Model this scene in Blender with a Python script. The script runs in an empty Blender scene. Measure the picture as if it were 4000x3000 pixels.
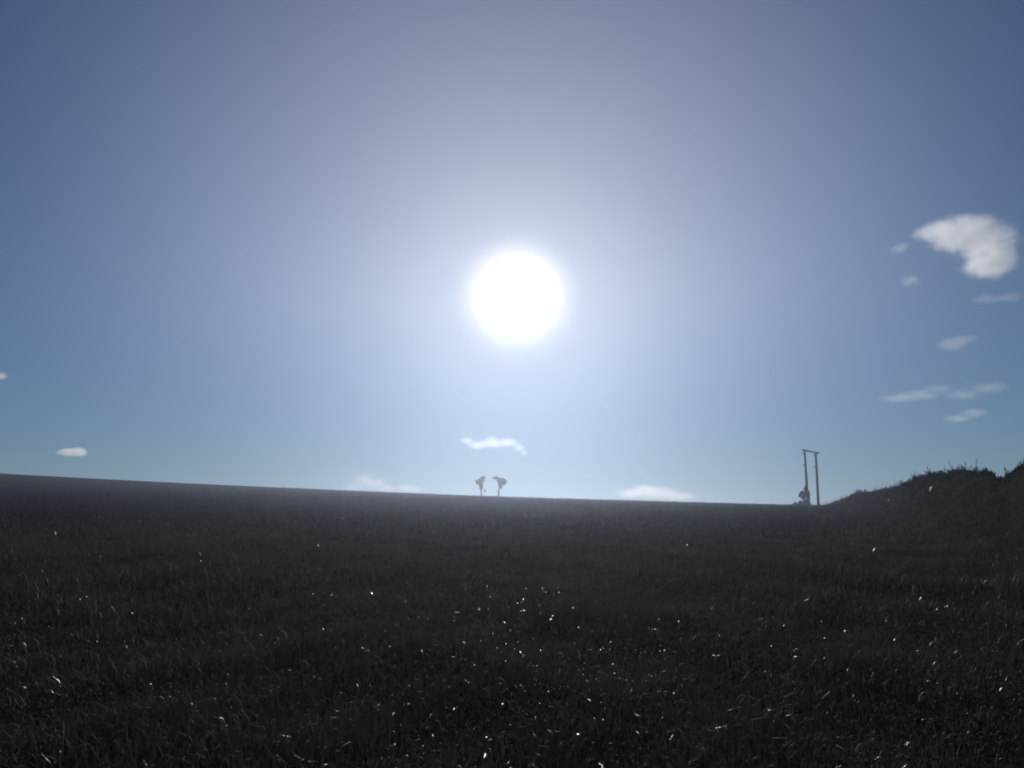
import bpy, bmesh, math, random
import numpy as np
from mathutils import Vector

random.seed(7)
rng = np.random.default_rng(7)
R = math.radians
scene = bpy.context.scene
COL = scene.collection

# ---------------------------------------------------------------- camera
EYE = 1.5
PITCH = R(12.0)
FOV = R(65.0)
F = 2000.0 / math.tan(FOV / 2)          # focal length in the photo's pixels
cam_data = bpy.data.cameras.new("camera")
cam_data.sensor_width = 36.0
cam_data.angle = FOV
cam_data.clip_start = 0.05
cam_data.clip_end = 60000.0
cam = bpy.data.objects.new("camera", cam_data)
cam.location = (0, 0, EYE)
cam.rotation_euler = (R(90) + PITCH, 0, 0)
COL.objects.link(cam)
scene.camera = cam


def direction(px, py):
    """Unit direction in the place that the photo's pixel looks along."""
    a, b = (px - 2000.0) / F, (1500.0 - py) / F
    v = Vector((a, math.cos(PITCH) - b * math.sin(PITCH), math.sin(PITCH) + b * math.cos(PITCH)))
    return v.normalized()


SUN_DIR = direction(2020, 1160)
SUN_EL = math.asin(SUN_DIR.z)
SUN_AZ = math.atan2(SUN_DIR.x, SUN_DIR.y)     # clockwise from +Y

# ---------------------------------------------------------------- sky
world = bpy.data.worlds.new("World")
scene.world = world
world.use_nodes = True
nt = world.node_tree
nt.nodes.clear()
SKY_STRENGTH = 0.052
SKY = dict(altitude=0.0, air_density=1.12, dust_density=0.0, ozone_density=6.0)
# glow of the sun in thin high haze: (peak, width in degrees, power)
AUREOLE = [((1.35, 1.15, 0.90), 3.0, 3.0), ((0.20, 0.20, 0.08), 11.0, 1.4), ((0.25, 0.24, 0.30), 27.0, 3.0)]
sky = nt.nodes.new("ShaderNodeTexSky")
sky.sky_type = 'NISHITA'
sky.sun_disc = False
sky.sun_elevation = SUN_EL
sky.sun_rotation = SUN_AZ
for k_, v_ in SKY.items():
    setattr(sky, k_, v_)
bg = nt.nodes.new("ShaderNodeBackground")
bg.inputs["Strength"].default_value = SKY_STRENGTH
nt.links.new(sky.outputs[0], bg.inputs["Color"])
tc = nt.nodes.new("ShaderNodeTexCoord")
nrm = nt.nodes.new("ShaderNodeVectorMath"); nrm.operation = 'NORMALIZE'
nt.links.new(tc.outputs["Generated"], nrm.inputs[0])
dot = nt.nodes.new("ShaderNodeVectorMath"); dot.operation = 'DOT_PRODUCT'
nt.links.new(nrm.outputs[0], dot.inputs[0])
dot.inputs[1].default_value = SUN_DIR
acs = nt.nodes.new("ShaderNodeMath"); acs.operation = 'ARCCOSINE'; acs.use_clamp = False
nt.links.new(dot.outputs["Value"], acs.inputs[0])
last = bg.outputs[0]
sep = nt.nodes.new("ShaderNodeSeparateXYZ")
nt.links.new(nrm.outputs[0], sep.inputs[0])
ext = nt.nodes.new("ShaderNodeMapRange")       # low rays lose the glow in thicker air
ext.interpolation_type = 'SMOOTHSTEP'
nt.links.new(sep.outputs["Z"], ext.inputs["Value"])
ext.inputs["From Min"].default_value = math.sin(R(2.0)); ext.inputs["From Max"].default_value = math.sin(R(20.0))
ext.inputs["To Min"].default_value = 0.0; ext.inputs["To Max"].default_value = 1.0
for colr, wdeg, pw in AUREOLE:
    dv = nt.nodes.new("ShaderNodeMath"); dv.operation = 'DIVIDE'
    nt.links.new(acs.outputs[0], dv.inputs[0]); dv.inputs[1].default_value = R(wdeg)
    po = nt.nodes.new("ShaderNodeMath"); po.operation = 'POWER'
    nt.links.new(dv.outputs[0], po.inputs[0]); po.inputs[1].default_value = pw
    ng = nt.nodes.new("ShaderNodeMath"); ng.operation = 'MULTIPLY'
    nt.links.new(po.outputs[0], ng.inputs[0]); ng.inputs[1].default_value = -1.0
    ex = nt.nodes.new("ShaderNodeMath"); ex.operation = 'EXPONENT'
    nt.links.new(ng.outputs[0], ex.inputs[0])
    b2 = nt.nodes.new("ShaderNodeBackground")
    b2.inputs["Color"].default_value = (*colr, 1)
    ml = nt.nodes.new("ShaderNodeMath"); ml.operation = 'MULTIPLY'
    nt.links.new(ex.outputs[0], ml.inputs[0]); nt.links.new(ext.outputs[0], ml.inputs[1])
    nt.links.new(ml.outputs[0], b2.inputs["Strength"])
    ad = nt.nodes.new("ShaderNodeAddShader")
    nt.links.new(last, ad.inputs[0]); nt.links.new(b2.outputs[0], ad.inputs[1])
    last = ad.outputs[0]
out = nt.nodes.new("ShaderNodeOutputWorld")
nt.links.new(last, out.inputs["Surface"])

# ---------------------------------------------------------------- sun
sun_data = bpy.data.lights.new("sun", 'SUN')
sun_data.energy = 3.0
sun_data.angle = R(0.53)
sun_data.color = (1.0, 0.96, 0.90)
sun = bpy.data.objects.new("sun", sun_data)
sun.rotation_euler = (-SUN_DIR).to_track_quat('-Z', 'Y').to_euler()
sun.location = (0, 0, 60)
COL.objects.link(sun)

# ---------------------------------------------------------------- exposure
vs = scene.view_settings
vs.view_transform = 'Standard'
vs.look = 'None'
vs.exposure = -0.4
vs.gamma = 1.0
vs.use_curve_mapping = False
scene.render.engine = 'CYCLES'
scene.cycles.use_denoising = True
scene.cycles.max_bounces = 10
scene.cycles.volume_bounces = 8
scene.cycles.volume_step_rate = 0.5
scene.cycles.filter_width = 1.9


# ---------------------------------------------------------------- helpers
def tag(o, label=None, cat=None, group=None, kind=None):
    if label: o["label"] = label
    if cat: o["category"] = cat
    if group: o["group"] = group
    if kind: o["kind"] = kind
    return o


def link(name, mesh, mats=(), parent=None, loc=(0, 0, 0)):
    o = bpy.data.objects.new(name, mesh)
    for m in mats:
        mesh.materials.append(m)
    o.location = loc
    COL.objects.link(o)
    if parent:
        o.parent = parent
    return o


def empty(name, loc):
    o = bpy.data.objects.new(name, None)
    o.location = loc
    o.empty_display_size = 0.2
    COL.objects.link(o)
    return o


def from_bm(name, bm, mats, parent=None, smooth=False, loc=(0, 0, 0)):
    me = bpy.data.meshes.new(name)
    bm.to_mesh(me); bm.free()
    if smooth:
        me.polygons.foreach_set("use_smooth", [True] * len(me.polygons))
    return link(name, me, mats, parent, loc)


def mesh_np(name, verts, faces_flat, loop_tot):
    me = bpy.data.meshes.new(name)
    me.vertices.add(len(verts))
    me.vertices.foreach_set("co", np.asarray(verts, np.float32).ravel())
    me.loops.add(len(faces_flat))
    me.loops.foreach_set("vertex_index", np.asarray(faces_flat, np.int32))
    me.polygons.add(len(loop_tot))
    starts = np.concatenate([[0], np.cumsum(loop_tot)[:-1]]).astype(np.int32)
    me.polygons.foreach_set("loop_start", starts)
    me.polygons.foreach_set("loop_total", np.asarray(loop_tot, np.int32))
    me.update(calc_edges=True)
    return me


def tube(bm, pts, radii, seg=8, jitter=0.0):
    """A tapered tube along pts."""
    rings = []
    n = len(pts)
    for i, p in enumerate(pts):
        p = Vector(p)
        d = (Vector(pts[min(i + 1, n - 1)]) - Vector(pts[max(i - 1, 0)])).normalized()
        u = d.orthogonal().normalized()
        if abs(d.z) < 0.95:
            u = d.cross(Vector((0, 0, 1))).normalized()
        w = d.cross(u)
        ring = []
        for k in range(seg):
            a = 2 * math.pi * k / seg
            r = radii[i] * (1 + random.uniform(-jitter, jitter))
            ring.append(bm.verts.new(p + (u * math.cos(a) + w * math.sin(a)) * r))
        rings.append(ring)
    for a, b in zip(rings, rings[1:]):
        for k in range(seg):
            bm.faces.new((a[k], a[(k + 1) % seg], b[(k + 1) % seg], b[k]))
    bm.faces.new(list(reversed(rings[0])))
    bm.faces.new(rings[-1])


def box(bm, c, s, bev=0.0):
    r = bmesh.ops.create_cube(bm, size=1.0)
    for v in r["verts"]:
        v.co = Vector((v.co.x * s[0] + c[0], v.co.y * s[1] + c[1], v.co.z * s[2] + c[2]))
    if bev:
        es = list({e for v in r["verts"] for e in v.link_edges})
        bmesh.ops.bevel(bm, geom=es, offset=bev, segments=2, affect='EDGES')


# ---------------------------------------------------------------- materials
def principled(name, rough=0.8, spec=0.3):
    m = bpy.data.materials.new(name)
    m.use_nodes = True
    t = m.node_tree
    p = t.nodes["Principled BSDF"]
    p.inputs["Roughness"].default_value = rough
    p.inputs["Specular IOR Level"].default_value = spec
    return m, t, p


def noise_colour(t, p, stops, scale, detail=4.0, coord="Object"):
    c = t.nodes.new("ShaderNodeTexCoord")
    n = t.nodes.new("ShaderNodeTexNoise")
    n.inputs["Scale"].default_value = scale
    n.inputs["Detail"].default_value = detail
    t.links.new(c.outputs[coord], n.inputs["Vector"])
    r = t.nodes.new("ShaderNodeValToRGB")
    while len(r.color_ramp.elements) < len(stops):
        r.color_ramp.elements.new(0.5)
    for e, (pos, colr) in zip(r.color_ramp.elements, stops):
        e.position = pos; e.color = (*colr, 1)
    t.links.new(n.outputs["Fac"], r.inputs["Fac"])
    t.links.new(r.outputs["Color"], p.inputs["Base Color"])
    return c, n, r


def mat_ground():
    m, t, p = principled("turf_soil", 1.0, 0.0)
    c, n, r = noise_colour(t, p, [(0.3, (0.018, 0.018, 0.010)), (0.5, (0.030, 0.033, 0.016)),
                                  (0.7, (0.044, 0.042, 0.024))], 1.3, 8.0)
    n2 = t.nodes.new("ShaderNodeTexNoise")
    n2.inputs["Scale"].default_value = 9.0; n2.inputs["Detail"].default_value = 8.0
    t.links.new(c.outputs["Object"], n2.inputs["Vector"])
    b = t.nodes.new("ShaderNodeBump")
    b.inputs["Strength"].default_value = 1.0; b.inputs["Distance"].default_value = 0.12
    t.links.new(n2.outputs["Fac"], b.inputs["Height"])
    t.links.new(b.outputs["Normal"], p.inputs["Normal"])
    return m


def mat_leafy(name, lo, mid, hi, scale, rough, spec):
    m, t, p = principled(name, rough, spec)
    noise_colour(t, p, [(0.32, lo), (0.5, mid), (0.68, hi)], scale, 5.0)
    return m


def let_light_through(m, colr, share):
    t = m.node_tree
    o = [n for n in t.nodes if n.type == 'OUTPUT_MATERIAL'][0]
    p = t.nodes["Principled BSDF"]
    tr = t.nodes.new("ShaderNodeBsdfTranslucent")
    tr.inputs["Color"].default_value = (*colr, 1)
    mx = t.nodes.new("ShaderNodeMixShader")
    mx.inputs[0].default_value = share
    t.links.new(p.outputs[0], mx.inputs[1]); t.links.new(tr.outputs[0], mx.inputs[2])
    t.links.new(mx.outputs[0], o.inputs["Surface"])


def mat_wood():
    m, t, p = principled("weathered_pole_wood", 0.85, 0.2)
    c, n, r = noise_colour(t, p, [(0.3, (0.035, 0.030, 0.026)), (0.7, (0.075, 0.064, 0.055))], 3.0)
    mp = t.nodes.new("ShaderNodeMapping"); mp.inputs["Scale"].default_value = (14, 14, 0.8)
    t.links.new(c.outputs["Object"], mp.inputs["Vector"])
    t.links.new(mp.outputs["Vector"], n.inputs["Vector"])
    b = t.nodes.new("ShaderNodeBump"); b.inputs["Distance"].default_value = 0.01
    t.links.new(n.outputs["Fac"], b.inputs["Height"])
    t.links.new(b.outputs["Normal"], p.inputs["Normal"])
    return m


M_GROUND = mat_ground()
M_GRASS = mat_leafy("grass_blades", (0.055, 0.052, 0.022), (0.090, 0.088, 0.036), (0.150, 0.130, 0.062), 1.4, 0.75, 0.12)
M_FAR_SHADED = mat_leafy("far_grass_shaded", (0.030, 0.033, 0.018), (0.041, 0.045, 0.023), (0.056, 0.056, 0.032), 0.35, 1.0, 0.0)  # darker copy of the same grass; far field's shade put into its colour
M_GLOSS = mat_leafy("waxy_grass_blades", (0.040, 0.050, 0.018), (0.050, 0.062, 0.024), (0.065, 0.070, 0.030), 2.0, 0.42, 0.40)
M_LEAF = mat_leafy("tree_leaves", (0.030, 0.042, 0.016), (0.045, 0.060, 0.022), (0.070, 0.080, 0.030), 3.0, 0.6, 0.25)
M_WEED = mat_leafy("bank_weeds", (0.030, 0.036, 0.015), (0.050, 0.054, 0.024), (0.085, 0.075, 0.038), 4.0, 0.7, 0.2)
M_BARK = mat_leafy("bark", (0.030, 0.026, 0.020), (0.050, 0.042, 0.034), (0.080, 0.068, 0.055), 6.0, 0.9, 0.15)
M_WOOD = mat_wood()
let_light_through(M_GRASS, (0.085, 0.080, 0.048), 0.20)
M_STEEL, _t, _p = principled("galvanised_steel", 0.5, 0.5)
_p.inputs["Metallic"].default_value = 0.8
noise_colour(_t, _p, [(0.3, (0.22, 0.22, 0.22)), (0.7, (0.36, 0.36, 0.37))], 8.0)
M_CERAMIC, _t, _p = principled("brown_insulator_glaze", 0.25, 0.5)
noise_colour(_t, _p, [(0.3, (0.06, 0.03, 0.02)), (0.7, (0.10, 0.05, 0.035))], 5.0)

# ---------------------------------------------------------------- terrain
YC = 130.0                                   # how far off the crest of the field runs
_crest = []
for px, py in ((0, 1850), (700, 1887), (1400, 1918), (1890, 1937), (2400, 1955), (3000, 1972), (3200, 1979)):
    d = direction(px, py)
    _crest.append((d.x / d.y * YC, EYE + d.z / d.y * YC))
_cf = np.polyfit([c[0] for c in _crest], [c[1] for c in _crest], 2)
_bank = []                                   # the bank on the right: azimuth, distance and height of its top
for px, py, dist in ((3205, 1984, 88), (3260, 1962, 78), (3350, 1929, 64), (3450, 1913, 54), (3530, 1894, 46),
                     (3640, 1866, 38), (3730, 1858, 34), (3860, 1856, 30), (3895, 1876, 29), (3930, 1876, 28),
                     (3970, 1850, 27), (4010, 1826, 26), (4300, 1780, 21), (5200, 1700, 14)):
    d = direction(px, py)
    h = math.hypot(d.x, d.y)
    _bank.append((math.atan2(d.x, d.y), dist, EYE + d.z / h * dist))
_bank = np.array(_bank)


def field(x, y):
    xs = np.clip(x, -140, 120)
    h = np.polyval(_cf, xs)
    t = y / YC
    u = np.clip(t - 1, 0, 0.35)
    up = 1 + 0.92 * u - 9.0 * u * u
    fall = np.maximum(0.2175 - 5.38 * (t - 1.35) , -1.6)
    gz = np.where(t <= 1, 1.10 * t - 0.10 * t * t, np.where(t <= 1.35, up, fall))
    gz = np.maximum(gz, -0.4)
    z = h * gz
    near = np.exp(-(np.hypot(x, y) / 60.0) ** 2)
    z = z + near * (0.05 * np.sin(x * 0.9 + 1.0) * np.cos(y * 0.7) + 0.035 * np.sin(x * 1.9 + y * 1.3) - 0.0)
    z = z + 0.12 * np.sin(x * 0.11 + 2.0) * np.sin(y * 0.09) * np.clip(1.1 - np.abs(t), 0, 1)
    return z


def terrain(x, y):
    x = np.asarray(x, float); y = np.asarray(y, float)
    z = field(x, y)
    az = np.arctan2(x, y); r = np.hypot(x, y)
    rc = np.interp(az, _bank[:, 0], _bank[:, 1])
    zc = np.interp(az, _bank[:, 0], _bank[:, 2])
    amp = zc - field(np.sin(az) * rc, np.cos(az) * rc)
    a0 = _bank[0, 0]
    fade = np.clip((az - (a0 - R(4.0))) / R(4.0), 0, 1) * np.clip((R(75) - az) / R(20), 0, 1)
    fade = fade * fade * (3 - 2 * fade)
    w = np.where(r < rc, 0.20 * rc + 2.5, 0.12 * rc + 3.0)
    return z + np.maximum(amp, 0) * fade * np.exp(-((r - rc) / w) ** 2)


def ground_z(x, y):
    return float(terrain(np.array([x]), np.array([y]))[0])


def build_ground():
    a_front = np.arange(-60, 70, 0.22)
    a_rest = np.arange(70, 300, 2.5)
    az = np.radians(np.concatenate([a_front, a_rest]))
    rad = np.concatenate([np.geomspace(0.4, 30, 110), np.linspace(30, 180, 150)[1:], np.geomspace(180, 1500, 30)[1:]])
    na, nr = len(az), len(rad)
    A, RR = np.meshgrid(az, rad)
    x = (np.sin(A) * RR).ravel(); y = (np.cos(A) * RR).ravel()
    v = np.stack([x, y, terrain(x, y)], 1)
    v = np.vstack([v, [[0, 0, ground_z(0, 0.001)]]])
    i, j = np.meshgrid(np.arange(nr - 1), np.arange(na), indexing="ij")
    j2 = (j + 1) % na
    q = np.stack([i * na + j, (i + 1) * na + j, (i + 1) * na + j2, i * na + j2], -1).reshape(-1, 4)
    jj = np.arange(na)
    tri = np.stack([np.full(na, nr * na), jj, (jj + 1) % na], 1)
    q = q[:, ::-1]
    flat = np.concatenate([q.ravel(), tri[:, ::-1].ravel()])
    me = mesh_np("ground", v, flat, np.concatenate([np.full(len(q), 4), np.full(len(tri), 3)]))
    bm = bmesh.new(); bm.from_mesh(me); bmesh.ops.recalc_face_normals(bm, faces=bm.faces)
    if sum(f.normal.z for f in bm.faces) < 0:
        bmesh.ops.reverse_faces(bm, faces=bm.faces)
    bm.to_mesh(me); bm.free()
    me.polygons.foreach_set("use_smooth", np.ones(len(me.polygons), bool))
    return tag(link("ground", me, [M_GROUND]), kind="structure")


build_ground()


# ---------------------------------------------------------------- grass
def blades(n_or_pts, length, width, lean, flat_share):
    """n blades of 5 vertices each: base pair, middle pair, tip."""
    x, y = n_or_pts
    n = len(x)
    z = terrain(x, y) - 0.01
    a = rng.uniform(0, 2 * math.pi, n)
    f = (np.sin(x * 1.9 + 2 * np.sin(y * 0.8)) + np.sin(y * 2.2 + 1.6 * np.sin(x * 1.2)) + np.sin(x * 5.3 - y * 3.7) * 0.8
         + np.sin(x * 0.6 + y * 0.37) * 0.8)
    L = length * rng.lognormal(0, 0.33, n) * np.clip(1.0 + 0.28 * f, 0.35, 1.9)     # taller and shorter patches
    W = width * rng.uniform(0.6, 1.3, n)
    ln = np.abs(rng.normal(lean, 0.25, n))             # lean from the vertical
    flat = rng.random(n) < flat_share
    ln = np.where(flat, rng.uniform(0.9, 1.5, n), ln)
    dx, dy = np.cos(a), np.sin(a)
    tw = rng.normal(0, 0.7, n)
    sx, sy = -np.sin(a + tw), np.cos(a + tw)
    base = np.stack([x, y, z], 1)
    mid_l, tip_l = ln * 0.55, np.minimum(ln * 1.5, 2.0)
    m = base + np.stack([dx * np.sin(mid_l), dy * np.sin(mid_l), np.cos(mid_l)], 1) * (L * 0.55)[:, None]
    tip = m + np.stack([dx * np.sin(tip_l), dy * np.sin(tip_l), np.cos(tip_l)], 1) * (L * 0.5)[:, None]
    s = np.stack([sx, sy, np.zeros(n)], 1) * (W * 0.5)[:, None]
    v = np.stack([base - s, base + s, m - s * 0.85, m + s * 0.85, tip], 1).reshape(-1, 3)
    k = (np.arange(n) * 5)[:, None]
    quad = k + np.array([0, 1, 3, 2]); tri = k + np.array([2, 3, 4])
    return v, quad, tri


def scatter(n, r0, r1, a0=-58, a1=68, clump=0.0):
    r = np.sqrt(rng.uniform(r0 * r0, (r1 * 1.35) ** 2, int(n * 1.5 * (a1 - a0) / 84)))
    a = np.radians(rng.uniform(a0, a1, len(r)))
    # each kind thins out gradually into the next
    p = np.clip((r1 * 1.35 - r) / (r1 * 0.6), 0, 1) * np.clip((r - r0) / (0.35 * r0) + (0.0 if r0 > 4 else 1.0), 0, 1)
    k = rng.random(len(r)) < p
    r, a = r[k], a[k]
    x, y = np.sin(a) * r, np.cos(a) * r
    if clump:                                        # thin the grass out in an uneven pattern
        f = np.sin(x * 2.3 + 1.7 * np.sin(y * 1.1)) + np.sin(y * 2.9 + 1.3 * np.sin(x * 1.7)) + np.sin((x + y) * 5.1)
        keep = rng.random(len(x)) < 1 - clump * (0.5 - f / 6)
        x, y = x[keep], y[keep]
    return x, y


def join_blades(name, sets, mats, mat_ids):
    V, Fq, Ft, mi_q, mi_t = [], [], [], [], []
    off = 0
    for (v, q, t), mid in zip(sets, mat_ids):
        V.append(v); Fq.append(q + off); Ft.append(t + off)
        mi_q.append(np.full(len(q), mid)); mi_t.append(np.full(len(t), mid))
        off += len(v)
    q = np.concatenate(Fq); t = np.concatenate(Ft)
    me = mesh_np(name, np.concatenate(V), np.concatenate([q.ravel(), t.ravel()]),
                 np.concatenate([np.full(len(q), 4), np.full(len(t), 3)]))
    o = link(name, me, mats)
    me.polygons.foreach_set("material_index", np.concatenate(mi_q + mi_t).astype(np.int32))
    me.polygons.foreach_set("use_smooth", np.ones(len(me.polygons), bool))
    return o


grass_sets = [
    blades(scatter(190000, 1.8, 8.0, clump=0.7), 0.066, 0.0085, 0.6, 0.08),
    blades(scatter(170000, 6.0, 24.0, clump=0.7), 0.095, 0.014, 0.5, 0.05),
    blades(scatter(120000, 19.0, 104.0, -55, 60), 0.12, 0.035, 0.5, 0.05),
    blades(scatter(70000, 18.0, 95.0, 20, 66, clump=0.9), 0.24, 0.020, 0.4, 0.0),
    blades(scatter(9500, 1.8, 9.0), 0.060, 0.015, 0.6, 0.4),
    blades(scatter(45000, 1.8, 10.0, clump=0.9), 0.045, 0.024, 0.8, 0.2),
    blades(scatter(3800, 9.0, 36.0), 0.08, 0.024, 0.5, 0.3),
]
tag(join_blades("grass", grass_sets, [M_GRASS, M_GLOSS, M_FAR_SHADED], [0, 0, 2, 0, 1, 0, 1]), kind="stuff")


# ---------------------------------------------------------------- trees and plants
def leaf_cloud(bm, blobs, size, more=1.0, upright=False):
    """Leaf-shaped quads strewn through ellipsoids: (centre, radii, count)."""
    for c, rr, n in blobs:
        for _ in range(int(n * more)):
            while True:
                q = Vector((random.uniform(-1, 1), random.uniform(-1, 1), random.uniform(-1, 1)))
                if q.length <= 1:
                    break
            p = Vector((c[0] + q.x * rr[0], c[1] + q.y * rr[1], c[2] + q.z * rr[2]))
            u = Vector((random.gauss(0, 1), random.gauss(0, 1), random.gauss(0, 0.6))).normalized()
            w = u.cross(Vector((random.gauss(0, 1), random.gauss(0, 1), random.gauss(0, 1)))).normalized()
            s = size * random.uniform(0.6, 1.4)
            wd = 0.42
            if upright:                              # narrow leaves that stand up and lean outwards
                u = Vector((q.x * 0.7 + random.gauss(0, 0.35), q.y * 0.7 + random.gauss(0, 0.35), 1.0)).normalized()
                w = u.cross(Vector((random.gauss(0, 1), random.gauss(0, 1), 0.1))).normalized()
                s *= 2.4; wd = 0.16
            vs_ = [bm.verts.new(p - u * s), bm.verts.new(p + w * s * wd), bm.verts.new(p + u * s), bm.verts.new(p - w * s * wd)]
            bm.faces.new(vs_)


def ragged(blobs, parts=10, share=0.5):
    """Break each mass of leaves into smaller clumps with gaps between them."""
    out = []
    for c, r, n in blobs:
        for _ in range(parts):
            d = [random.uniform(-0.85, 0.85) for _ in range(3)]
            f = share * random.uniform(0.55, 1.2)
            out.append((tuple(c[i] + d[i] * r[i] for i in range(3)), tuple(max(f * x, 0.05) for x in r), max(4, int(n / parts))))
    return out


def tree(name, loc, label, cat, trunk, limbs, blobs, leaf, group=None, wood="trunk", mat=None, more=3.6, upright=False):
    root = tag(empty(name, loc), label, cat, group)
    bm = bmesh.new()
    tube(bm, *trunk, seg=8, jitter=0.08)
    from_bm(wood, bm, [M_BARK], root, True)
    if limbs:
        for pts, rad in limbs:
            bm = bmesh.new()
            tube(bm, pts, rad, seg=6)
            from_bm("limb", bm, [M_BARK], root, True)
    bm = bmesh.new()
    leaf_cloud(bm, ragged(blobs), leaf, more, upright)
    from_bm("crown", bm, [mat or M_LEAF], root)
    return root


def on_ground(px, py, y):
    """The spot at depth y under the photo's column px."""
    d = direction(px, py)
    x = d.x / d.y * y
    return Vector((x, y, ground_z(x, y)))


PXM = YC / F * 1.03                          # metres per photo pixel at the crest
u = PXM
# slender tree on the left
p = on_ground(1880, 1937, YC + 1)
tree("tree", p, "slender small tree on the field's crest, narrow upright crown", "tree",
     ([(0, 0, -0.3), (0.0, 0, 10 * u), (-1 * u, 0, 30 * u), (2 * u, 0, 50 * u), (6 * u, 0, 68 * u)], [0.13, 0.11, 0.08, 0.06, 0.03]),
     [([(-1 * u, 0, 28 * u), (-8 * u, 2 * u, 42 * u), (-16 * u, 3 * u, 54 * u)], [0.06, 0.045, 0.02]),
      ([(1 * u, 0, 36 * u), (7 * u, -3 * u, 48 * u), (10 * u, -4 * u, 62 * u)], [0.05, 0.04, 0.02])],
     [((0, 0, 40 * u), (5 * u, 6 * u, 15 * u), 150), ((-4 * u, 0, 54 * u), (12 * u, 9 * u, 8 * u), 170),
      ((4 * u, 0, 62 * u), (7 * u, 6 * u, 10 * u), 90), ((-14 * u, 2 * u, 52 * u), (7 * u, 5 * u, 5 * u), 40)], 0.17,
     group="small trees on the crest")
# wedge-crowned tree on the right
p = on_ground(1948, 1940, YC + 1)
tree("tree", p, "small tree on the field's crest, spreading wedge crown leaning right", "tree",
     ([(0, 0, -0.3), (0, 0, 14 * u), (1 * u, 0, 32 * u), (3 * u, 0, 46 * u), (5 * u, 0, 60 * u)], [0.15, 0.12, 0.10, 0.07, 0.03]),
     [([(1 * u, 0, 32 * u), (10 * u, 2 * u, 44 * u), (22 * u, 3 * u, 58 * u)], [0.08, 0.06, 0.025]),
      ([(2 * u, 0, 44 * u), (-4 * u, -2 * u, 58 * u), (-14 * u, -3 * u, 71 * u)], [0.07, 0.05, 0.02])],
     [((6 * u, 0, 42 * u), (6 * u, 6 * u, 9 * u), 110), ((11 * u, 0, 54 * u), (12 * u, 9 * u, 9 * u), 240),
      ((6 * u, 0, 64 * u), (12 * u, 8 * u, 5 * u), 120), ((-10 * u, -2 * u, 70 * u), (10 * u, 6 * u, 4 * u), 80),
      ((20 * u, 2 * u, 60 * u), (8 * u, 6 * u, 5 * u), 70)], 0.17,
     group="small trees on the crest")
# tiny seedling beside the slender tree
p = on_ground(1892, 1938, YC + 1)
tree("shrub", p, "tiny round shrub at the foot of the slender tree", "shrub",
     ([(0, 0, -0.2), (0, 0, 8 * u), (0, 0, 18 * u)], [0.03, 0.025, 0.015]), [],
     [((0, 0, 19 * u), (4.5 * u, 4 * u, 4.5 * u), 60)], 0.09, wood="stem")


# ---------------------------------------------------------------- twin pole
YP = 84.0
uc = u
u = YP / F * 1.03
def twin_pole():
    y = YP
    a = on_ground(3156, 1978, y); b = on_ground(3197, 1980, y)
    root = tag(empty("utility_pole", (a.x + b.x) / 2 * Vector((1, 0, 0)) + Vector((0, y, min(a.z, b.z)))),
               "tall wooden twin pole with a crossbar on top, standing on the crest beside the bank", "utility pole")
    o = root.location
    tops = []
    for q, topx, topy in ((a, 3143, 1757), (b, 3186, 1766)):
        d = direction(topx, topy)
        top = Vector((d.x / d.y * y, y, EYE + d.z / d.y * y))
        bm = bmesh.new()
        base = q - o + Vector((0, 0, -0.6)); tl = top - o
        tube(bm, [base.lerp(tl, k / 6) for k in range(7)], [0.145 - 0.008 * k for k in range(7)], 14)
        from_bm("pole", bm, [M_WOOD], root, True)
        tops.append(tl)
        ax = (tl - base).normalized()
        for side, frac in ((-1, 0.745), (-1, 0.93)):
            c = base.lerp(tl, frac)
            bm = bmesh.new()
            tube(bm, [c + Vector((0.07 * side, -0.02, 0)), c + Vector((0.27 * side, -0.02, 0.02))], [0.032, 0.032], 8)
            br = from_bm("bracket", bm, [M_STEEL], root, True)
            bm = bmesh.new()
            tube(bm, [c + Vector((0.24 * side, -0.02, 0.04)), c + Vector((0.24 * side, -0.02, 0.08)), c + Vector((0.24 * side, -0.02, 0.10)),
                      c + Vector((0.24 * side, -0.02, 0.14)), c + Vector((0.24 * side, -0.02, 0.17))], [0.035, 0.065, 0.035, 0.06, 0.025], 10)
            from_bm("insulator", bm, [M_CERAMIC], br, True)
    l, r_ = tops
    ex = (r_ - l).normalized()
    bm = bmesh.new()
    box(bm, (0, 0, 0), ((r_ - l).length + 0.62, 0.14, 0.14), 0.015)
    arm = from_bm("crossarm", bm, [M_WOOD], root)
    arm.location = (l + r_) / 2 + Vector((0, -0.185, -0.09))
    arm.rotation_euler = (0, -math.atan2(ex.z, ex.x), 0)
    return root


twin_pole()
# ivy-like shrub round the foot of the left pole
p = on_ground(3155, 1977, YP - 0.3)
tree("shrub", p, "dark pointed shrub growing up round the left pole's foot", "shrub",
     ([(0, 0, -0.3), (0, 0, 20 * u), (0, 0, 60 * u)], [0.08, 0.06, 0.02]),
     [([(0, 0, 15 * u), (-10 * u, 0, 32 * u), (-22 * u, 0, 48 * u)], [0.05, 0.04, 0.02])],
     [((0, 0, 16 * u), (16 * u, 12 * u, 18 * u), 330), ((1 * u, 0, 40 * u), (11 * u, 9 * u, 18 * u), 240), ((-1 * u, 0, 64 * u), (5 * u, 5 * u, 16 * u), 80),
      ((-21 * u, 0, 46 * u), (8 * u, 6 * u, 9 * u), 80), ((-14 * u, 0, 34 * u), (5 * u, 5 * u, 7 * u), 40)], 0.13, wood="stem", more=3.2)
p = on_ground(3122, 1976, YP - 0.4)
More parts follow.
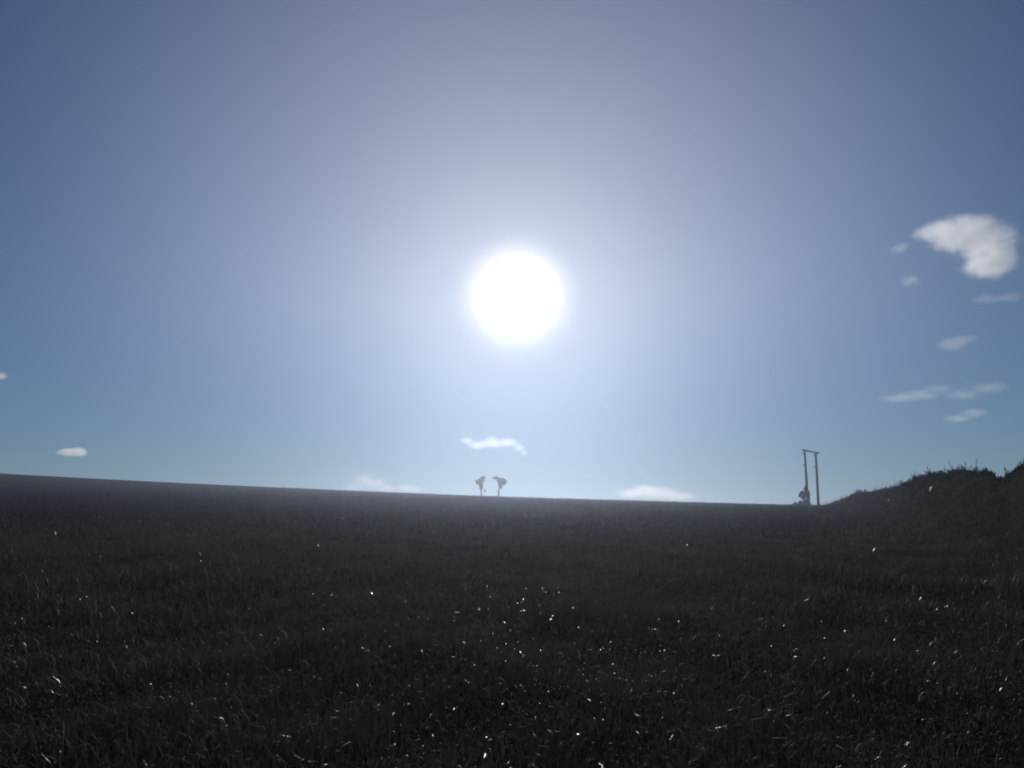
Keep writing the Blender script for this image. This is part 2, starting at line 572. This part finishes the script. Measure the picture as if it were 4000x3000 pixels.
tree("shrub", p, "low spreading shrub left of the pointed shrub by the twin pole", "shrub",
     ([(0, 0, -0.2), (0, 0, 6 * u), (0, 0, 14 * u)], [0.05, 0.04, 0.02]), [],
     [((0, 0, 6 * u), (17 * u, 10 * u, 9 * u), 170), ((6 * u, 0, 12 * u), (8 * u, 6 * u, 8 * u), 60)], 0.11, wood="stem", more=3.0)


# ---------------------------------------------------------------- plants on the bank
def bank_spot(px, back=0.0):
    az = math.atan2(direction(px, 1880).x, direction(px, 1880).y)
    r = float(np.interp(az, _bank[:, 0], _bank[:, 1])) + back
    x, y = math.sin(az) * r, math.cos(az) * r
    return Vector((x, y, ground_z(x, y))), r / F


def stalks(bm, root, n, ww, hh, width):
    """Narrow leaves that rise from the slope itself, tallest near the middle."""
    bumps = [(random.uniform(-0.8, 0.8) * ww, random.uniform(0.1, 0.3) * ww, random.uniform(0.55, 1.0)) for _ in range(5)]
    for _ in range(n):
        x = random.gauss(0, 0.42) * ww
        y = random.gauss(0, 0.35) * ww
        k = max([b[2] * math.exp(-((x - b[0]) / b[1]) ** 2) for b in bumps] + [0.3])
        h = hh * k * random.uniform(0.45, 1.0)
        z = ground_z(root.x + x, root.y + y) - root.z - 0.03
        a = random.uniform(0, 2 * math.pi)
        ln = random.uniform(0.05, 0.55) * h
        o = Vector((x, y, z))
        tip = o + Vector((math.cos(a) * ln, math.sin(a) * ln, h))
        mid = o + Vector((math.cos(a) * ln * 0.3, math.sin(a) * ln * 0.3, h * 0.6))
        s = Vector((math.cos(a + 1.2), math.sin(a + 1.2), 0)) * width * random.uniform(0.6, 1.5)
        v = [bm.verts.new(o - s * 0.5), bm.verts.new(o + s * 0.5), bm.verts.new(mid + s), bm.verts.new(tip), bm.verts.new(mid - s)]
        bm.faces.new(v)


def bank_shrub(px, w, h, label, n, back=-0.2):
    p, m = bank_spot(px, back)
    root = tag(empty("shrub", p), label, "shrub", "plants along the top of the bank")
    for k in range(4):
        bm = bmesh.new()
        x = random.uniform(-0.3, 0.3) * w * m
        z = ground_z(p.x + x, p.y) - p.z
        t = h * m * random.uniform(0.5, 0.8)
        tube(bm, [(x, 0, z - 0.05), (x * 1.1, 0.02, z + t * 0.5), (x * 1.3, 0.0, z + t)], [0.014, 0.01, 0.005], 5)
        from_bm("stem", bm, [M_BARK], root, True)
    bm = bmesh.new()
    stalks(bm, p, int(n * 3.5), w * m, h * m * 0.85, 0.30 * h * m * 0.2)
    for _ in range(9):
        x, y = random.uniform(-0.5, 0.5) * w * m, random.uniform(-0.2, 0.2) * w * m
        t = h * m * random.uniform(0.3, 0.75)
        leaf_cloud(bm, [((x, y, ground_z(p.x + x, p.y + y) - p.z + t * 0.55), (0.09 * w * m, 0.09 * w * m, t * 0.45), 26)], 0.028 * (m / 0.0105))
    from_bm("crown", bm, [M_WEED], root)


def tall_weed(px, h, label, spread=0.25, stems=5, back=-0.2):
    p, m = bank_spot(px, back)
    root = tag(empty("tall_weed", p), label, "weed", "plants along the top of the bank")
    hh = h * m * 0.78
    bm_l = bmesh.new()
    for k in range(stems):
        a = random.uniform(0, 2 * math.pi)
        s = hh * random.uniform(0.1, spread) * 1.6
        t = hh * random.uniform(0.45, 0.85) if k else hh
        if k == 0: s *= 0.5
        pts = [(0.04 * math.cos(a), 0.04 * math.sin(a), -0.05), (s * 0.3 * math.cos(a), s * 0.3 * math.sin(a), t * 0.5), (s * math.cos(a), s * math.sin(a), t)]
        bm = bmesh.new()
        tube(bm, pts, [0.011, 0.008, 0.004], 5)
        from_bm("stem", bm, [M_WEED], root, True)
        leaf_cloud(bm_l, [((s * math.cos(a) * j, s * math.sin(a) * j, t * j), (hh * 0.06, hh * 0.06, hh * 0.08), 3) for j in (0.25, 0.45, 0.62, 0.8, 0.97)], 0.03)
    from_bm("foliage", bm_l, [M_WEED], root)


bank_shrub(3352, 60, 22, "low rounded shrub at the bank's first step up from the poles", 120)
bank_shrub(3545, 90, 34, "ragged low shrub halfway up the bank's skyline", 170)
bank_shrub(3595, 60, 36, "small ragged shrub just left of the bank's flat top", 120)
bank_shrub(3665, 90, 38, "leafy shrub at the left end of the bank's flat top", 190)
bank_shrub(3745, 100, 40, "broad bushy shrub in the middle of the bank's flat top", 220)
bank_shrub(3835, 90, 42, "dense shrub at the right end of the flat top, before the dip", 220)
bank_shrub(3960, 70, 34, "thin shrub on the rise to the right of the dip", 130)
bank_shrub(4005, 80, 44, "shrub at the photo's right edge, highest on the bank", 160)
tall_weed(3578, 50, "thin upright weed halfway up the bank's skyline")
tall_weed(3632, 56, "spindly weed marking the left corner of the flat top")
tall_weed(3728, 62, "feathery tall weed above the broad shrub on the flat top", 0.4, 7)
tall_weed(3772, 58, "slim weed between the broad and the dense shrub", 0.3, 6)
tall_weed(3818, 66, "tallest single spike of weed on the flat top", 0.2, 5)
tall_weed(3933, 62, "lone straight weed standing in the dip of the bank", 0.15, 4)


# ---------------------------------------------------------------- clouds
def cloud(px, py, dist, lobes, density, label, erode=0.55, nscale=3.0, group=None, streak=0.0, stretch=1.0, tint=(0.985, 0.985, 0.985)):
    """A body of vapour: lobes are (dx, dy, rx, ry) in photo pixels round (px, py), given depth as they are built."""
    c = Vector((0, 0, EYE)) + direction(px, py) * dist
    m = dist / F
    parts = []
    for dx, dy, rx, ry in lobes:
        parts.append((Vector((dx * m, random.uniform(-0.3, 0.3) * rx * m, -dy * m)), Vector((rx * m, (rx + ry) * 0.5 * m, ry * m))))
    size = max(abs(q.x) + r.x for q, r in parts)
    bm = bmesh.new()
    for q, r in parts:
        g = bmesh.ops.create_icosphere(bm, subdivisions=3, radius=1.0)
        for v in g["verts"]:
            v.co = Vector((v.co.x * r.x + q.x, v.co.y * r.y + q.y, v.co.z * r.z + q.z))
    mat = bpy.data.materials.new("cloud_vapour")
    mat.use_nodes = True
    t = mat.node_tree
    t.nodes.clear()
    o_ = t.nodes.new("ShaderNodeOutputMaterial")
    pv = t.nodes.new("ShaderNodeVolumePrincipled")
    pv.inputs["Color"].default_value = (*tint, 1)
    pv.inputs["Anisotropy"].default_value = 0.66
    t.links.new(pv.outputs[0], o_.inputs["Volume"])
    c_ = t.nodes.new("ShaderNodeTexCoord")
    acc = None
    for q, r in parts:
        s = t.nodes.new("ShaderNodeVectorMath"); s.operation = 'SUBTRACT'
        t.links.new(c_.outputs["Object"], s.inputs[0]); s.inputs[1].default_value = q
        d = t.nodes.new("ShaderNodeVectorMath"); d.operation = 'DIVIDE'
        t.links.new(s.outputs[0], d.inputs[0]); d.inputs[1].default_value = r
        l = t.nodes.new("ShaderNodeVectorMath"); l.operation = 'LENGTH'
        t.links.new(d.outputs[0], l.inputs[0])
        f = t.nodes.new("ShaderNodeMath"); f.operation = 'SUBTRACT'
        f.inputs[0].default_value = 1.0
        t.links.new(l.outputs["Value"], f.inputs[1])
        if acc is None:
            acc = f
        else:
            mx = t.nodes.new("ShaderNodeMath"); mx.operation = 'SMOOTH_MAX'
            mx.inputs[2].default_value = 0.3
            t.links.new(acc.outputs[0], mx.inputs[0]); t.links.new(f.outputs[0], mx.inputs[1])
            acc = mx
    n = t.nodes.new("ShaderNodeTexNoise")
    n.inputs["Scale"].default_value = nscale / size
    n.inputs["Detail"].default_value = 6.0
    n.inputs["Roughness"].default_value = 0.62
    n.inputs["Distortion"].default_value = 0.4
    mp = t.nodes.new("ShaderNodeMapping")
    mp.inputs["Rotation"].default_value = (0, streak, 0)
    mp.inputs["Scale"].default_value = (1.0, 1.0, stretch)
    mp.inputs["Location"].default_value = (random.uniform(0, 9) * size, random.uniform(0, 9) * size, 0)
    t.links.new(c_.outputs["Object"], mp.inputs["Vector"])
    t.links.new(mp.outputs["Vector"], n.inputs["Vector"])
    e = t.nodes.new("ShaderNodeMath"); e.operation = 'MULTIPLY_ADD'
    t.links.new(n.outputs["Fac"], e.inputs[0]); e.inputs[1].default_value = 3.0 * erode; e.inputs[2].default_value = -1.5 * erode - 0.18
    s2 = t.nodes.new("ShaderNodeMath"); s2.operation = 'ADD'
    t.links.new(acc.outputs[0], s2.inputs[0]); t.links.new(e.outputs[0], s2.inputs[1])
    # nothing hangs at the very rim of a lobe
    rim = t.nodes.new("ShaderNodeMapRange"); rim.interpolation_type = 'SMOOTHSTEP'
    t.links.new(acc.outputs[0], rim.inputs["Value"])
    rim.inputs["From Max"].default_value = 0.6
    mr = t.nodes.new("ShaderNodeMapRange")
    t.links.new(s2.outputs[0], mr.inputs["Value"])
    mr.inputs["From Min"].default_value = 0.0; mr.inputs["From Max"].default_value = 0.65
    mr.inputs["To Max"].default_value = density / (2 * min(max(r.z for q, r in parts), size))
    fin = t.nodes.new("ShaderNodeMath"); fin.operation = 'MULTIPLY'
    t.links.new(mr.outputs["Result"], fin.inputs[0]); t.links.new(rim.outputs["Result"], fin.inputs[1])
    t.links.new(fin.outputs[0], pv.inputs["Density"])
    ob = from_bm("cloud", bm, [mat], None, False, c)
    rm = ob.modifiers.new("union", 'REMESH')
    rm.mode = 'VOXEL'; rm.voxel_size = size / 28
    tag(ob, label, "cloud", group)
    return ob


G = "clouds"
random.seed(23)
cloud(3790, 945, 3500, [(-25, -40, 135, 90), (35, -72, 110, 55), (80, 48, 125, 90), (30, 10, 135, 105), (-130, -34, 85, 32), (-95, -42, 90, 46), (50, 84, 120, 60)],
      2.7, "large white cloud high at the right, with a pointed wisp on its left", 0.55, 5.5, G, 0.4, 1.3)
cloud(3512, 972, 3500, [(0, 0, 48, 28), (16, -8, 30, 20)], 0.24, "faint puff just left of the large white cloud", 0.7, 2.5, G, 0.5, 1.6)
cloud(3545, 1103, 3600, [(0, 0, 56, 32), (18, -10, 36, 22)], 0.22, "faint puff below and left of the large white cloud", 0.55, 2.5, G, 0.4, 1.6)
cloud(3885, 1158, 3600, [(-20, 4, 80, 26), (40, 6, 80, 24)], 0.15, "very faint smear directly under the large white cloud", 0.6, 3.0, G, 0.3, 1.8)
cloud(3735, 1338, 4500, [(-15, 6, 76, 36), (30, -12, 72, 26)], 0.27, "small wispy cloud alone at mid height on the right", 0.6, 3.0, G, 0.3, 1.8)
cloud(3580, 1540, 6000, [(-70, 18, 110, 20), (20, 0, 110, 30), (70, -16, 80, 26)], 0.19, "long thin cloud streak above and right of the twin pole", 0.6, 4.0, G, 0.25, 2.4)
cloud(3795, 1530, 6000, [(-40, 12, 90, 28), (40, -8, 100, 30)], 0.19, "thin cloud streak above the bank, upper one of two at the right", 0.6, 4.0, G, 0.25, 2.4)
cloud(3775, 1622, 6500, [(-24, 10, 80, 22), (26, -8, 66, 24)], 0.28, "short slanting cloud streak nearest above the bank", 0.55, 3.5, G, 0.35, 2.2)
cloud(295, 1768, 9000, [(-16, 0, 56, 20), (10, -2, 46, 22)], 2.6, "small bright oval cloud low over the left end of the crest", 0.35, 3.0, G)
cloud(8, 1470, 7000, [(-8, 0, 32, 20), (4, 0, 26, 18)], 1.3, "tiny bright puff at the photo's left edge", 0.35, 3.0, G)
cloud(1905, 1735, 9000, [(-80, -14, 46, 24), (-40, 2, 66, 28), (20, -2, 80, 32), (12, -20, 34, 22), (80, -6, 68, 30), (120, 14, 42, 26), (142, 34, 28, 20)],
      0.36, "long curved pale cloud floating above the two small trees", 0.28, 5.0, G, 0.1, 1.6)
cloud(1440, 1880, 12000, [(-10, -2, 72, 50), (30, 10, 62, 42), (-60, 20, 66, 32), (70, 30, 66, 28)], 0.32, "pinkish rounded cloud rising behind the crest left of the trees", 0.45, 4.0, G, 0, 1.4, (0.985, 0.90, 0.93))  # pink cast of low haze put into the vapour colour
cloud(1585, 1905, 12000, [(0, 0, 70, 22), (30, 6, 60, 20)], 0.16, "low pale cloud bank just left of the two small trees", 0.5, 4.0, G, 0, 1.6)
cloud(2560, 1925, 12000, [(-90, 0, 90, 30), (0, 0, 120, 38), (90, 14, 100, 28), (-50, -12, 70, 30)], 0.42, "cream coloured flat cloud behind the crest right of the trees", 0.45, 4.0, G, 0, 1.5, (0.985, 0.93, 0.84))  # warm cast of haze painted into this cloud's colour

# ---------------------------------------------------------------- haze, added to simulate veiling glare over the hill
HAZE_DENSITY = 0.00125
bm = bmesh.new()
zlo = min(v.co.z for v in bpy.data.objects["ground"].data.vertices) - 1.0
HAZE_TOP = 18.8
box(bm, (0, 0, (HAZE_TOP + zlo) / 2), (3040, 3040, HAZE_TOP - zlo))
hz = bpy.data.materials.new("glare_haze_air")
hz.use_nodes = True
t = hz.node_tree
t.nodes.clear()
o_ = t.nodes.new("ShaderNodeOutputMaterial")
pv = t.nodes.new("ShaderNodeVolumePrincipled")
pv.inputs["Color"].default_value = (0.70, 0.78, 1.0, 1)
pv.inputs["Density"].default_value = HAZE_DENSITY
pv.inputs["Anisotropy"].default_value = 0.795
t.links.new(pv.outputs[0], o_.inputs["Volume"])
hb = from_bm("glare_haze", bm, [hz])
tag(hb, kind="stuff")
bpy.context.view_layer.update()
for o in bpy.data.objects:
    if o.type == 'MESH' and o.name.startswith(('crossarm', 'pole', 'crown')): print(o.name, max((o.matrix_world @ v.co).z for v in o.data.vertices))
zs = [v for o in bpy.data.objects if o.name == "ground" for v in (min(v.co.z for v in o.data.vertices), max(v.co.z for v in o.data.vertices))]
print("GROUND Z", zs)
